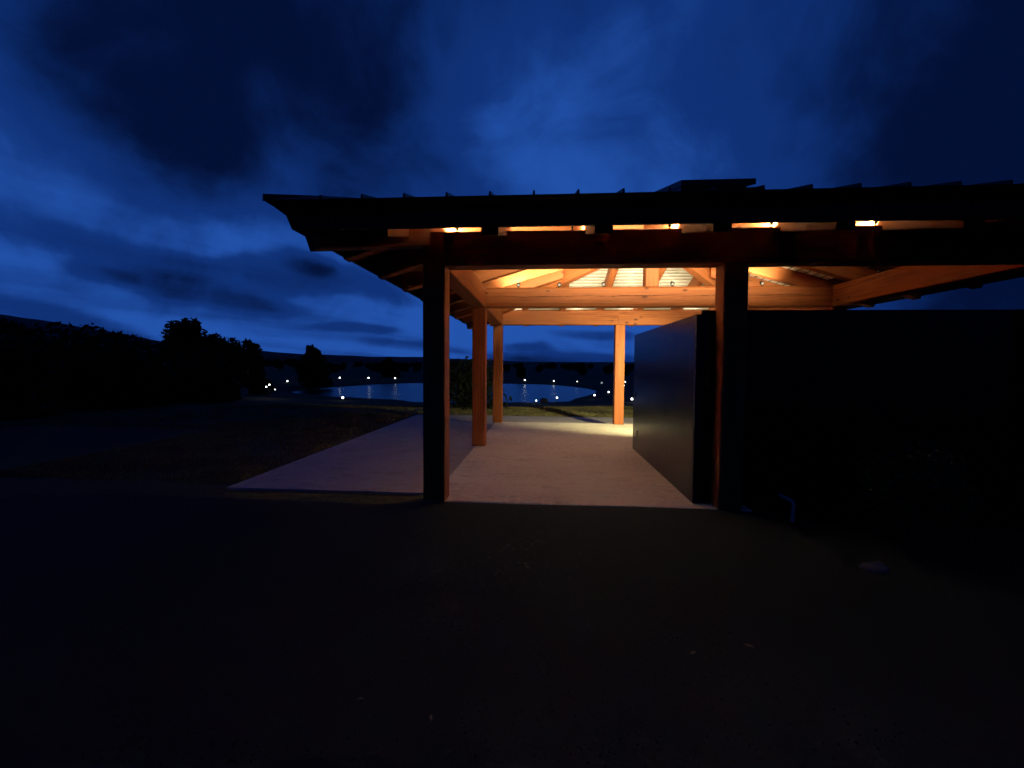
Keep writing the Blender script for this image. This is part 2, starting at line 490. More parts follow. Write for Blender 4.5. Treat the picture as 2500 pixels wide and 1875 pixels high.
# hills: (distance, list of (direction x/y, elevation tangent))
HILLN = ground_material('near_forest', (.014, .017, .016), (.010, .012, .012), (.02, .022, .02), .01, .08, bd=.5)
def hill(name, dist, pts, depth, seed, mat=HILLM):
    r = np.random.default_rng(seed)
    u = np.linspace(pts[0][0], pts[-1][0], 260)
    e = np.interp(u, [p[0] for p in pts], [p[1] for p in pts])
    k = np.arange(260)
    rough = sum(a * np.sin(k * f + r.uniform(0, 6)) for a, f in ((.0016, .09), (.0009, .31), (.0006, .83), (.0004, 1.9)))
    top = dist * (e + rough * (e > .002)) + 1.5
    rows = []
    for t, s in ((0, 0), (.25, .45), (.5, .8), (.75, 1), (1.0, .7), (1.3, 0)):
        dd = dist + depth * (t - .75)
        wob = 1 + .05 * np.sin(k * .4 + t * 9)
        zt = -4 + (top + 4) * s * (wob if 0 < s < 1 else 1)
        rows.append(np.stack([u * dd, np.full_like(u, dd), zt], 1))
    vs = np.concatenate(rows); n = 260
    fs = [(j * n + i, j * n + i + 1, (j + 1) * n + i + 1, (j + 1) * n + i) for j in range(len(rows) - 1) for i in range(n - 1)]
    me = bpy.data.meshes.new(name); me.from_pydata(vs.tolist(), [], fs); me.update()
    me.polygons.foreach_set('use_smooth', [True] * len(me.polygons)); me.materials.append(mat)
    o = bpy.data.objects.new(name, me); C.objects.link(o); o['kind'] = 'structure'
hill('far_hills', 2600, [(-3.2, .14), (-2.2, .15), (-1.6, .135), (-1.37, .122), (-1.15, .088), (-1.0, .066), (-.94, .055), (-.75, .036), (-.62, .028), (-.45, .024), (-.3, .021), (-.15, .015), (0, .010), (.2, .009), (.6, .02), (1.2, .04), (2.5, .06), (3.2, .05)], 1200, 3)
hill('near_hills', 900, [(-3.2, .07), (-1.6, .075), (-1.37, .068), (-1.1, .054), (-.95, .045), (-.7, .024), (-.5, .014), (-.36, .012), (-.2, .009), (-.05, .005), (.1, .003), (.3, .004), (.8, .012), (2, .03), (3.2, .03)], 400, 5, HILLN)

# front yard of dark gravel
def gravel_z(x, y):
    rise = np.clip((x + 1.75) / .5, 0, 1) * np.clip((y - 2.2) / 2.3, 0, 1)
    rise = rise * np.clip((2.6 - x) / .3, 0, 1)
    return -.118 + .109 * rise + (1 - .7 * rise) * .010 * np.sin(x * 1.1 + .7 * y) * np.sin(y * .9 + 1) + (1 - .7 * rise) * .006 * np.sin(3.1 * x - 1.7 * y)
gx = np.linspace(-7.5, 30, 130); gy = np.concatenate([np.linspace(-25, -3, 30), np.linspace(-2.8, 4.86, 70)])
def gravel_zz(x, y):
    edge = np.clip((x + 7.5) / 2.5, 0, 1)
    return gravel_z(x, y) * edge + (-.16) * (1 - edge)
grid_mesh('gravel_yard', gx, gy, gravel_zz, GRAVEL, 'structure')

# ------------------------------------------------------------------ slabs
XC, YC = 1.98, 8.04                      # centre of the pavilion
XL, XM, XR = -1.182, 1.98, 5.14          # post lines
Y1, Y2, Y3 = 4.728, 8.02, 11.36
PW = .244
sp = [(XL - .07, Y1 - .09), (2.22, Y1 - .09), (2.22, 4.88), (XR + .12, 4.88), (XR + .12, Y3 + .10), (XL - .07, Y3 + .10)]
n = len(sp); c_ = .012
vs = [(x + (c_ if x < XC else -c_), y + (c_ if y < YC else -c_), 0) for x, y in sp] + [(x, y, -c_) for x, y in sp] + [(x, y, -.25) for x, y in sp]
fs = [tuple(range(n))] + [(i + k * n, i + (k + 1) * n, (i + 1) % n + (k + 1) * n, (i + 1) % n + k * n) for i in range(n) for k in range(2)]
o = mesh_obj('concrete_slab', vs, fs, CONC); o['kind'] = 'structure'
# apron around the back and the left, one step lower
av = [(-4.08, 5.24), (-1.26, 5.24), (-1.26, 11.47), (5.27, 11.47), (5.27, 5.0), (8.6, 5.0), (8.6, 13.6), (-4.05, 13.75)]
vs = [(x, y, -.10) for x, y in av] + [(x, y, -.24) for x, y in av]
n = len(av)
fs = [tuple(range(n))] + [(i, i + n, (i + 1) % n + n, (i + 1) % n) for i in range(n)]
o = mesh_obj('concrete_apron', vs, fs, CONC2); o['kind'] = 'structure'

# ------------------------------------------------------------------ pavilion
PAV = empty('pavilion', (XC, YC, 0), 'open timber pavilion with hipped metal roof, orange lit beams and black silhouetted front', 'pavilion')
ZB, ZT = 2.575, 2.937                    # underside and top of the plate beams
for i, (x, y) in enumerate([(XL, Y1), (XM, Y1), (XR, Y1), (XL, Y2), (XR, Y2), (XL, Y3), (XM, Y3), (XR, Y3)]):
    corner = x != XM and y != Y2
    p = timber('post', (x, y, 0.004), (x, y, ZT - .004 if corner else ZB - .002), PW, PW, WOOD, PAV, .011)
    if (x, y) == (XM, Y3):
        lathe('bolt', [(.030, 0), (.030, .008), (.018, .012), (.016, .026)], 10, BOLT, p,
              Matrix.Translation((x - .03, y - PW / 2 - .001, ZB + .105)) @ Matrix.Rotation(math.pi / 2, 4, 'X'), False)
BH = ZT - ZB; BW = PW - .006
zc = (ZT + ZB) / 2
def beam(p0, p1, prof=None, ch=.013):
    return timber('beam', p0, p1, BW, BH, WOOD, PAV, ch, prof=prof)
g = PW / 2 + .001
beam((XL + g, Y1, zc), (XR - g, Y1, zc))
# the back plate is scarfed over the middle post, as the bolted joint shows
beam((XL + g, Y3, zc), (XM - .06, Y3, zc)); beam((XM - .057, Y3, zc), (XR - g, Y3, zc))
for x in (XL, XR):
    beam((x, Y1 + g, zc), (x, Y3 - g, zc))
# the tie beam: heavier, with its lower arrises rounded off and a long drying crack
a, b = .122, BH / 2
prof = [(-a + .05, -b), (a - .05, -b), (a - .018, -b + .022), (a, -b + .075), (a, b - .035), (a - .03, b), (-a + .03, b), (-a, b - .035), (-a, -b + .075), (-a + .018, -b + .022)]
tie = beam((XL + BW / 2 + .001, Y2, zc), (XR - BW / 2 - .001, Y2, zc), prof)
# crack: a shallow dark split standing in the tie beam's face
CRACKM = plain('crack_shadow_wood', (.06, .022, .01), .9, 0, .2, 30)
def crack(x0, x1, z, seed):
    r = random.Random(seed); vs = []; fs = []
    nseg = 40
    zz = z
    for k in range(nseg + 1):
        x = x0 + (x1 - x0) * k / nseg
        zz += r.uniform(-.005, .005); zz += (z - zz) * .12
        w = .0045 * math.sin(math.pi * min(1, max(0, k / nseg))) ** .5 * r.uniform(.5, 1.5) + .0004
        vs += [(x, Y2 - a - .0012, zz - w), (x, Y2 - a - .0012, zz + w), (x, Y2 - a + .012, zz)]
    for k in range(nseg):
        i = 3 * k
        fs += [(i, i + 1, i + 4, i + 3), (i + 1, i + 2, i + 5, i + 4), (i + 2, i, i + 3, i + 5)]
    mesh_obj('crack', vs, fs, CRACKM, tie)
crack(-.95, .55, zc + .005, 1); crack(.35, 2.6, zc + .012, 2); crack(2.3, 4.9, zc + .010, 3)

# roof shape: a pyramid over the plate, eaves 1.19 m outside the posts
EX, EY = XC - (-2.37), YC - 3.54         # half sizes of the eaves outline
RISE = 1.30
ZE = 2.888                               # metal edge at the eaves
def off(xy):                             # 0 at the eaves, 1 at the peak
    return 1 - max(abs(xy[0] - XC) / EX, abs(xy[1] - YC) / EY)
def zroof(t): return ZE + RISE * t
RD = .25                                # rafter depth, plumb
def zr_top(t): return zroof(t) - .068
JW = .150
def jack(p_eave, p_top):
    """rafter from just inside the fascia to its hip; plumb ends, tail clipped"""
    p0 = Vector((*p_eave, zr_top(off(p_eave)) - RD / 2)); p1 = Vector((*p_top, zr_top(off(p_top)) - RD / 2))
    o = timber('rafter', p0, p1, JW, RD, WOODR, PAV, .008, plumb=True, rake=.022)
    o.data.materials.append(TAILSHADE)
    o.data.polygons[len(o.data.polygons) - 2].material_index = 1      # tail end, its shade put into a dark colour
    return o
for k in (-2.5, -1.5, -.5, .5, 1.5, 2.5, -3.5, 3.5):
    x = XC + k * .98
    h = YC - abs(x - XC) / EX * EY        # where the front plane meets the hip
    dist = EY - abs(x - XC) / EX * EY     # run along Y
    cl = .13
    if dist > .5:
        jack((x, YC - EY + .20), (x, YC - abs(x - XC) / EX * EY - cl))
        jack((x, YC + EY - .20), (x, YC + abs(x - XC) / EX * EY + cl))
for k in (-2.5, -1.5, -.5, .5, 1.5, 2.5, -3.5, 3.5):
    y = YC + k * .98
    dist = EX - abs(y - YC) / EY * EX
    if dist > .5:
        jack((XC - EX + .20, y), (XC - abs(y - YC) / EY * EX - .13, y))
        jack((XC + EX - .20, y), (XC + abs(y - YC) / EY * EX + .13, y))
for sx_ in (-1, 1):
    for sy_ in (-1, 1):
        def P(t): return (XC + sx_ * EX * (1 - t), YC + sy_ * EY * (1 - t))
        t0, t1 = .046, .972
        timber('hip_rafter', (*P(t0), zr_top(t0) - .01 - .35 / 2), (*P(t1), zr_top(t1) - .01 - .35 / 2), .17, .35, WOODR, PAV, .008, plumb=True, rake=.11)
        hip = bpy.context.scene.collection.objects[-1]; hip.data.materials.append(TAILSHADE); hip.data.polygons[len(hip.data.polygons) - 2].material_index = 1
timber('king_post', (XC - .04, Y2, ZT + .002), (XC - .04, Y2, zr_top(1) - .03), .235, .235, WOOD, PAV, .011)
# timbers added between the rafters so that lit wood shows in the roof slots
yb = 6.35
for k in range(-3, 4):
    x0 = XC + (k - .5) * .98 + JW / 2 + .002; x1 = XC + (k + .5) * .98 - JW / 2 - .002
    hw = (YC - yb) / EY * EX - .16
    x0 = max(x0, XC - hw); x1 = min(x1, XC + hw)
    if x1 - x0 < .1: continue
    t = off((XC, yb))
    timber('added_filler', (x0, yb, zr_top(t) - .115), (x1, yb, zr_top(t) - .115), .09, .226, WOODR, PAV, .006)

# white boards lining the roof, laid level, each with chamfered edges
def lining(axis, sgn, name, t0, t1, nb, mat):
    vs = []; fs = []
    run = EY if axis == 'y' else EX
    other = EX if axis == 'y' else EY
    def pt(t, s, dz):
        # s in -1..1 along the eaves
        if axis == 'y': return (XC + s * other * (1 - t), YC + sgn * run * (1 - t), zr_top(t) + dz)
        return (XC + sgn * run * (1 - t), YC + s * other * (1 - t), zr_top(t) + dz)
    step = (t1 - t0) / nb
    for j in range(nb):
        ta = t0 + j * step; tb = ta + step
        e = step * .24
        jz = random.uniform(-.0015, .0015)
        rows = [(ta, .034), (ta + e, .003 + jz), (tb - e, .003 + jz), (tb, .034)]
        base = len(vs)
        for t, dz in rows:
            vs.append(pt(t, -1, dz)); vs.append(pt(t, 1, dz))
        for k in range(3):
            fs.append((base + 2 * k, base + 2 * k + 1, base + 2 * k + 3, base + 2 * k + 2))
    o = mesh_obj(name, vs, fs, mat, PAV); o['kind'] = 'stuff'
for axis, sgn in (('y', -1), ('y', 1), ('x', -1), ('x', 1)):
    tb_ = .155 if (axis, sgn) == ('y', 1) else .235      # white kept over the back plate; dark reaches further in elsewhere to cut bounce
    lining(axis, sgn, 'soffit_boards', .045, tb_, 4 if tb_ < .2 else 7, SOFFIT)
    lining(axis, sgn, 'ceiling_boards', tb_, 1.0, 26 if tb_ < .2 else 23, WHITEBOARD)

# metal roof
roof_v = []
cor = [(XC - EX, YC - EY), (XC + EX, YC - EY), (XC + EX, YC + EY), (XC - EX, YC + EY)]
def shr(c, i): return (c[0] + (XC - c[0]) * i, c[1] + (YC - c[1]) * i)
vs = [(*c, ZE) for c in cor] + [(XC, YC, zroof(1))] + [(*shr(c, .03), ZE - .012) for c in cor] + [(XC, YC, zroof(1) - .045)]
fs = []
for i in range(4):
    j = (i + 1) % 4
    fs += [(i, j, 4), (j + 5, i + 5, 9), (i, i + 5, j + 5, j)]
roof = mesh_obj('metal_roof', vs, fs, ROOFMETAL, PAV)
def seam(p, q):
    p = Vector(p); q = Vector(q); d = (q - p)
    s = Vector((0, 0, 1)).cross(d).normalized() * .011
    u = Vector((0, 0, .036))
    vs = [p - s, p + s, p + s * .6 + u, p - s * .6 + u, q - s, q + s, q + s * .6 + u, q - s * .6 + u]
    fs = [(0, 1, 2, 3), (7, 6, 5, 4), (0, 4, 5, 1), (1, 5, 6, 2), (2, 6, 7, 3), (3, 7, 4, 0)]
    mesh_obj('seam', vs, fs, ROOFMETAL, roof)
SP = .3585
for k in range(-1, 24):
    x = -1.877 + SP * k
    if abs(x - XC) > EX - .25: continue
    for sgn in (-1, 1):
        yh = YC + sgn * abs(x - XC) / EX * EY
        ye = YC + sgn * (EY - .005)
        seam((x, ye, zroof(off((x, ye))) - .002), (x, yh, zroof(off((x, yh))) - .002))
for k in range(-12, 13):
    y = YC + SP * k
    if abs(y - YC) > EY - .25: continue
    for sgn in (-1, 1):
        xh = XC + sgn * abs(y - YC) / EY * EX
        xe = XC + sgn * (EX - .005)
        seam((xe, y, zroof(off((xe, y))) - .002), (xh, y, zroof(off((xh, y))) - .002))
# hip caps
for c in cor:
    p = Vector((*shr(c, -.001), ZE)); q = Vector((XC, YC, zroof(1)))
    d = q - p; s = Vector((0, 0, 1)).cross(d).normalized()
    vs = []
    for b_, w_, lo in ((p, .022, .0), (p + d * .06, .10, .012), (q, .10, .02)):
        vs += [b_ - s * w_ - Vector((0, 0, lo)), b_ - s * w_ * .4 + Vector((0, 0, .05)), b_ + s * w_ * .4 + Vector((0, 0, .05)), b_ + s * w_ - Vector((0, 0, lo))]
    mesh_obj('hip_cap', vs, [(0, 1, 2, 3), (11, 10, 9, 8)] + [(k, k + 4, (k + 1) % 4 + (4 if k < 3 else 4), (k + 1) % 4) for k in range(4)] + [(k + 4, k + 8, (k + 1) % 4 + 8, (k + 1) % 4 + 4) for k in range(4)], ROOFMETAL, roof)

# eaves: moulded gutter and fascia, mitred at the corners
def eave_run(name, profile, mat):
    out = []
    for i in range(4):
        c0, c1 = cor[i], cor[(i + 1) % 4]
        sx0, sy0 = (1 if c0[0] < XC else -1), (1 if c0[1] < YC else -1)
        sx1, sy1 = (1 if c1[0] < XC else -1), (1 if c1[1] < YC else -1)
        n = len(profile)
        vs = [(c0[0] + sx0 * a_, c0[1] + sy0 * a_, z) for a_, z in profile] + [(c1[0] + sx1 * a_, c1[1] + sy1 * a_, z) for a_, z in profile]
        fs = [(k, (k + 1) % n, (k + 1) % n + n, k + n) for k in range(n)] + [tuple(range(n))[::-1], tuple(range(n, 2 * n))]
        out.append(mesh_obj(name, vs, fs, mat, PAV))
    return out
eave_run('gutter', [(.004, 2.884), (.020, 2.872), (.047, 2.862), (.064, 2.845), (.082, 2.830), (.117, 2.802), (.117, 2.872)], ROOFMETAL)
eave_run('fascia', [(.119, 2.870), (.121, 2.802), (.153, 2.690), (.190, 2.690), (.190, 2.880)], TRIM)

# raised box with a flat lid on the front slope
RB = empty('roof_box', (1.47, 3.95, 3.0), None, None)
del_keys = [k for k in RB.keys()]
RB.parent = PAV; RB.location = Vector((1.47, 3.95, 3.0)) - PAV.location
def slope_box(name, x0, x1, y0, y1, h0, h1, mat):
    vs = []
    for x, y in ((x0, y0), (x1, y0), (x1, y1), (x0, y1)):
        vs.append((x, y, zroof(off((x, y))) + h0))
    for x, y in ((x0, y0), (x1, y0), (x1, y1), (x0, y1)):
        vs.append((x, y, zroof(off((x, y))) + h1))
    return mesh_obj(name, vs, [(3, 2, 1, 0), (4, 5, 6, 7), (0, 1, 5, 4), (1, 2, 6, 5), (2, 3, 7, 6), (3, 0, 4, 7)], mat, RB)
slope_box('lid', 1.175, 1.795, 3.86, 5.3, .080, .128, ROOFMETAL)
slope_box('curb', 1.185, 1.735, 3.90, 5.25, -.01, .078, ROOFMETAL)
slope_box('bracket', 1.737, 1.80, 3.88, 3.92, .045, .058, BOLT)

# ------------------------------------------------------------------ dark enclosure under the roof
WX, WY1, WY2, WZ = 1.66, 4.80, 7.97, 2.066
ENC = empty('storage_box', (4.2, 6.4, 0), 'low black steel sided enclosure filling the right half of the pavilion', 'enclosure')
WXR = 6.6
box('side_panel', (WX, WY1 + .05, .004), (WX + .05, WY2, WZ), STEEL, ENC)
for k in range(5):
    x0 = WX + .06 + k * (WXR - WX - .06) / 5; x1 = WX + .06 + (k + 1) * (WXR - WX - .06) / 5 - .008
    box('front_panel', (x0, WY1 + .01, -.11), (x1, WY1 + .05, WZ + .05), STEEL, ENC)
box('back_panel', (WX + .052, WY2 - .05, .004), (5.0, WY2 - .004, WZ), STEEL, ENC)
box('corner_post', (WX - .004, WY1 - .012, .004), (WX + .058, WY1 + .048, WZ + .004), IRON, ENC)
box('top_panel', (WX + .012, WY1 + .055, WZ + .001), (WXR, WY2 - .01, WZ + .012), STEEL, ENC)
for z, h in ((.34, .09), (1.0, .085)):
    hg = box('hinge', (WX - .012, WY2 - (.36 if z < .5 else .14), z - h / 2), (WX - .001, WY2 - (.33 if z < .5 else .115), z + h / 2), BOLT, ENC)

# ------------------------------------------------------------------ lamps on the beams
def spot_lamp(loc, aim_y, label, group, power, light_off=(0, 0, 0), spot=None, aim=None, lens=LENS, size=1.0, tilt_deg=70):
    x, y, z = loc
    r = empty('spot_lamp', loc, label, 'lamp', group)
    s = size
    lathe('base', [(.030 * s, 0), (.030 * s, .010 * s), (.010 * s, .014 * s), (.009 * s, .030 * s)], 12, IRON, r, Matrix.Translation(loc))
    tilt = Matrix.Rotation(math.radians(tilt_deg) * aim_y, 4, 'X')
    hc = Vector(loc) + Vector((0, 0, .058 * s))
    lathe('head', [(.012 * s, -.045 * s), (.026 * s, -.040 * s), (.031 * s, -.005 * s), (.033 * s, .020 * s), (.029 * s, .021 * s)], 14, IRON, r, Matrix.Translation(hc) @ tilt)
    lathe('lens', [(.022 * s, .0215 * s), (.020 * s, .026 * s), (.010 * s, .029 * s)], 14, lens, r, Matrix.Translation(hc) @ tilt)
    if power:
        lamp_light('lamp_light', hc + Vector(light_off), power, r, .02, spot=spot, aim=aim)
    return r
ZL = ZT + .001
names = ['small black spot lamp on the front beam beside the left corner post', 'small black spot lamp on the front beam under the second roof slot from the left',
         'small black spot lamp on the front beam left of the middle front post', 'small black spot lamp sparkling in the roof slot right of the middle front post',
         'small black spot lamp in the second roof slot right of the middle post', 'tiny sparkling spot lamp on the front beam at the far right edge']
for x, lab in zip((-.93, .30, 1.30, 2.315, 3.32, 4.385), names):
    spot_lamp((x, Y1 - .10, ZL), -1, lab, 'spot lamps along the front beam', P_FRONT * (.22 if x < 0 else .5 if x < 1 else 1), (0, .05, -.017), 140, (0, 1, 1.25), size=.48)
names = ['small black spot lamp at the left end of the middle tie beam', 'second small black spot lamp from the left on the middle tie beam',
         'small black spot lamp on the tie beam left of the slanted far rafter', 'small black spot lamp on the tie beam just right of the king post',
         'small black spot lamp on the tie beam right of the front middle post']
for x, lab in zip((-.46, .29, 1.09, 2.315, 3.87), names):
    spot_lamp((x, Y2 - .03, ZL), 1, lab, 'spot lamps along the middle tie beam', P_MID, (0, .12, .02), 128, (0, 1, .75), lens=LENSDIM, size=1.1, tilt_deg=122)
names = ['small spot lamp on the back beam at its left end', 'small spot lamp on the back beam left of the middle back post', 'small spot lamp on the back beam above the middle back post', 'small spot lamp on the back beam at its right end']
for x, lab in zip((-.75, .9, 2.2, 3.9), names):
    spot_lamp((x, Y3 + .06, ZL), 1, lab, 'spot lamps along the back beam', P_FAR, (0, .0, .03), 168, (0, .15, 1), lens=LENSDIM, size=.7)
for sx_, xx, side in ((1, XL, 'left'), (-1, XR, 'right')):
    for yy, wh in ((6.08, 'nearest'), (7.06, 'second'), (9.02, 'third'), (10.0, 'farthest')):
        spot_lamp((xx, yy, ZL), -1, 'small spot lamp on the %s side beam, %s from the front' % (side, wh), 'spot lamps along the side beams', P_SIDE, (.05 * sx_, 0, .03), 114, (sx_, 0, 1.3), size=.7)

# wall lamp on the back of the enclosure: lights the back of the slab
wl_loc = Vector((3.25, WY2, 1.90))
r = empty('wall_lamp', wl_loc, 'downward wall lamp on the hidden back face of the black enclosure', 'lamp')
box('backplate', (3.19, WY2 - .003, 1.84), (3.31, WY2 + .02, 2.0), IRON, r)
box('housing', (3.17, WY2 + .021, 1.93), (3.33, WY2 + .15, 1.99), IRON, r)
box('lens', (3.185, WY2 + .03, 1.915), (3.315, WY2 + .14, 1.929), LENS, r)
lamp_light('lamp_light', wl_loc + Vector((0, .11, -.01)), P_WALL, r, .05, (1, .85, .40), spot=84, aim=(-.32, 1, -.31), blend=1.0)

# ------------------------------------------------------------------ garden lights round the pond
def globe_light(x, y, top, label, group, rad, mat=GLOBE, power=0):
    z0 = float(ground_z(np.array([x]), np.array([y]))[0])
    r = empty('garden_light', (x, y, z0), label, 'garden light', group)
    h = max(.25, top - z0)
    lathe('stake', [(.05, -.05), (.035, .0), (.03, h - rad)], 8, IRON, r, Matrix.Translation((x, y, z0)))
    lathe('collar', [(.06, h - rad * 1.15), (rad * .55, h - rad * .95), (rad * .5, h - rad * .85)], 10, IRON, r, Matrix.Translation((x, y, z0)))
    pr = [(max(.004, rad * math.sin(math.pi * k / 8)), h - rad * math.cos(math.pi * k / 8)) for k in range(1, 9)]
    lathe('globe', pr, 12, mat, r, Matrix.Translation((x, y, z0)))
    if power: lamp_light('lamp_light', Vector((x, y, z0 + h + rad + .05)), power, r, .1, (1, .95, .8))
    return r
GL = [  # direction x/y, elevation tangent, distance, label, size factor
(-.671, -.053, 31, 'bright globe light under the big left tree, left one of a close pair', 1.15),
(-.663, -.048, 33, 'bright globe light under the big left tree, right one of a close pair', 1.1),
(-.649, -.060, 46, 'small globe light just below the close pair left of the pond', .8),
(-.617, -.043, 75, 'globe light left of the pond tip, between the pair and the small tree', .95),
(-.552, -.039, 90, 'globe light right under the small round tree beyond the pond', .9),
(-.486, -.036, 98, 'globe light on the far shore, first right of the small round tree', 1.0),
(-.415, -.033, 104, 'far shore globe light with its reflection in the water, left of the front post', 1.05),
(-.350, -.031, 106, 'globe light on the far shore nearest the left side of the front corner post', .9),
(-.479, -.086, 36, 'large bright globe light on the near grass bank, left of the front post', 1.6),
(-.041, -.031, 104, 'globe light beyond the pond with a reflection, between the left and middle back posts', .95),
(.026, -.033, 98, 'globe light beyond the pond, second from the left between the back posts', .75),
(.080, -.034, 98, 'faint small globe light beyond the pond, third between the back posts', .6),
(.152, -.057, 58, 'globe light right of the pond, nearest to the middle back post', 1.05),
(.120, -.064, 50, 'globe light right of the pond on the shore, left of the middle back post', 1.2),
(.034, -.071, 46, 'globe light in front of the water at the middle of the near shore', 1.2),
(-.014, -.093, 30, 'globe light low on the near bank, closest to the slab in the middle', .95),
(.189, -.039, 90, 'small globe light right behind the middle back post, upper one', .7),
(.187, -.047, 76, 'tiny globe light at the right edge of the middle back post, lower one', .55),
(.205, -.086, 30, 'pale globe light peeping out at the far edge of the black enclosure', 1.5),
]
for u, e, d, lab, s in GL:
    rad = d * .0016 * s
    globe_light(u * d, d, 1.5 + e * d - rad, lab, 'globe lights round the pond', rad, GLOBE, 6 if d < 40 else 0)
globe_light(.136 * 88, 88, 1.5 - .042 * 88, 'dim bluish globe light right of the pond, hardly glowing', 'globe lights round the pond', .2, GLOBEDIM)

# ------------------------------------------------------------------ vegetation
def leaf_cloud(blobs, count, size, seed, flat=.5):
    r = np.random.default_rng(seed)
    vol = np.array([b[3] ** 2.2 for b in blobs]); pick = r.choice(len(blobs), count, p=vol / vol.sum())
    B = np.array(blobs)[pick]
    d = r.normal(size=(count, 3)); d /= np.linalg.norm(d, axis=1)[:, None]
    rad = r.random(count) ** .45
    # clumps: leaves gather on sprays
    P = B[:, :3] + d * (rad * B[:, 3])[:, None] * np.array([1, 1, .85])
    cl = r.normal(size=(max(8, count // 45), 3)); cl /= np.linalg.norm(cl, axis=1)[:, None]
    near = (d @ cl.T).max(1)
    P = P + d * ((near - .93) * 1.2 * B[:, 3])[:, None] * (rad > .75)[:, None]
    s = size * r.uniform(.6, 1.4, count)
    t = r.normal(size=(count, 3)); t /= np.linalg.norm(t, axis=1)[:, None]
    n = np.cross(t, r.normal(size=(count, 3))); n /= np.linalg.norm(n, axis=1)[:, None]
    a_ = P - t * s[:, None]; b_ = P + n * (s * .45)[:, None]; c_ = P + t * s[:, None]; d_ = P - n * (s * .45)[:, None]
    vs = np.stack([a_, b_, c_, d_], 1).reshape(-1, 3)
    fs = np.arange(count * 4).reshape(-1, 4)
    return vs, fs

def cloud_obj(name, vs, fs, mat, parent=None, loc=None):
    me = bpy.data.meshes.new(name); me.from_pydata(vs.tolist(), [], fs.tolist()); me.update(); me.materials.append(mat)
    o = bpy.data.objects.new(name, me); C.objects.link(o)
    if parent: o.parent = parent
    return o

def tree(x, y, height, width, label, group, seed, count=5000, leaf=.22, trunk_h=.35, conical=.5, name='tree', cat='tree', lobes=9):
    r = random.Random(seed)
    z0 = float(ground_z(np.array([x]), np.array([y]))[0])
    root = empty(name, (x, y, z0), label, cat, group)
    vs = []; fs = []
    def limb(p, q, r0, r1):
        p = Vector(p); q = Vector(q); d, s, u = axes_from(q - p); base = len(vs)
        for b_, rr in ((p, r0), (q, r1)):
            for k in range(6):
                an = k * math.pi / 3; vs.append(b_ + s * math.cos(an) * rr + u * math.sin(an) * rr)
        for k in range(6):
            j = (k + 1) % 6; fs.append((base + k, base + j, base + 6 + j, base + 6 + k))
    tr = .035 * height
    limb((0, 0, -.2), (.02 * height, 0, height * .45), tr, tr * .6); limb((.02 * height, 0, height * .45), (0, .02 * height, height * .85), tr * .6, tr * .15)
    blobs = []
    for k in range(lobes):
        f = (k + .5) / lobes
        zz = height * (trunk_h + (1 - trunk_h) * f * .9)
        wr = width / 2 * (1 - conical * f ** 1.5)
        an = k * 2.4 + r.uniform(-.4, .4); rr = wr * r.uniform(.25, .62)
        p = (rr * math.cos(an), rr * math.sin(an), zz)
        br = max(width * .13, wr * r.uniform(.42, .62))
        br = min(br, height - zz + .02) if zz + br > height * 1.02 else br
        blobs.append((*p, max(br, width * .10)))
        limb((0, 0, zz * .7), p, tr * .3, tr * .08)
    blobs.append((0, 0, height * .55, width * .34))
    mesh = bpy.data.meshes.new('trunk'); mesh.from_pydata([tuple(v) for v in vs], [], fs); mesh.update(); mesh.materials.append(BARK)
    o = bpy.data.objects.new('trunk', mesh); C.objects.link(o); o.parent = root
    lv, lf = leaf_cloud(blobs, count, leaf, seed)
    lv[:, 2] = np.maximum(lv[:, 2], .02)
    cloud_obj('crown', lv, lf, LEAF, root)
    return root

T = 'trees on the banks of the pond'
def at(u, e, d): return u * d, d, 1.5 + e * d
def tree_at(u, e_top, d, wu, label, seed, **kw):
    x, y, zt = at(u, e_top, d)
    z0 = float(ground_z(np.array([x]), np.array([y]))[0])
    return tree(x, y, zt - z0, wu * d, label, T, seed, **kw)
tree_at(-.875, .116, 27, .150, 'tallest dark tree, broad crown with ragged lobes at the left', 21, count=9000, leaf=.17, trunk_h=.15, conical=.45, lobes=14)
tree_at(-.79, .077, 29, .12, 'lower dark tree leaning against the right side of the tallest left tree', 22, count=6000, leaf=.17, trunk_h=.1, conical=.4, lobes=10)
tree_at(-.712, .067, 38, .085, 'dark knobbly tree right of the tallest left tree, before the pond lights', 23, count=6000, leaf=.2, trunk_h=.1, conical=.5, lobes=10)
tree_at(-.552, .052, 70, .085, 'small dark tree with a round knob on top, alone beyond the pond', 24, count=6000, leaf=.32, trunk_h=.05, conical=.6, lobes=10)
tree_at(-.366, .020, 120, .05, 'faint pointed tree on the far shore left of the front post', 25, count=3500, leaf=.45, trunk_h=.05, conical=.75, lobes=9)
tree_at(-.050, .004, 125, .026, 'faint round tree on the far shore between the left and middle back posts', 26, count=3000, leaf=.4, trunk_h=.1, conical=.4, lobes=8)
# the dark bank of bushes at the left edge
HB = 'bushes of the dark left bank'
HL = ['near bush of the black left bank at the frame edge', 'second bush of the black left bank, behind the frame edge bush', 'bush of the black left bank by the grass edge',
      'bush in the middle of the black left bank', 'tall bush of the black left bank below the hill ridge', 'bush of the black left bank in front of the tallest tree',
      'right end bush of the black left bank by the grass', 'bush of the black left bank behind its right end']
for k, (x, y, h, w) in enumerate([(-17.2, 11.6, 1.9, 5.2), (-20.5, 14.5, 2.1, 6.8), (-15.8, 15.2, 1.5, 4.4), (-20.5, 19.5, 2.2, 6.8), (-26, 22, 2.7, 8.4), (-21.5, 25, 2.3, 6.5), (-18.6, 21.8, 1.4, 4.2), (-27.5, 31, 2.2, 7)]):
    tree(x, y, h, w, HL[k], HB, 40 + k, count=9000, leaf=.19, trunk_h=.05, conical=.25, name='bush', cat='bush', lobes=11)
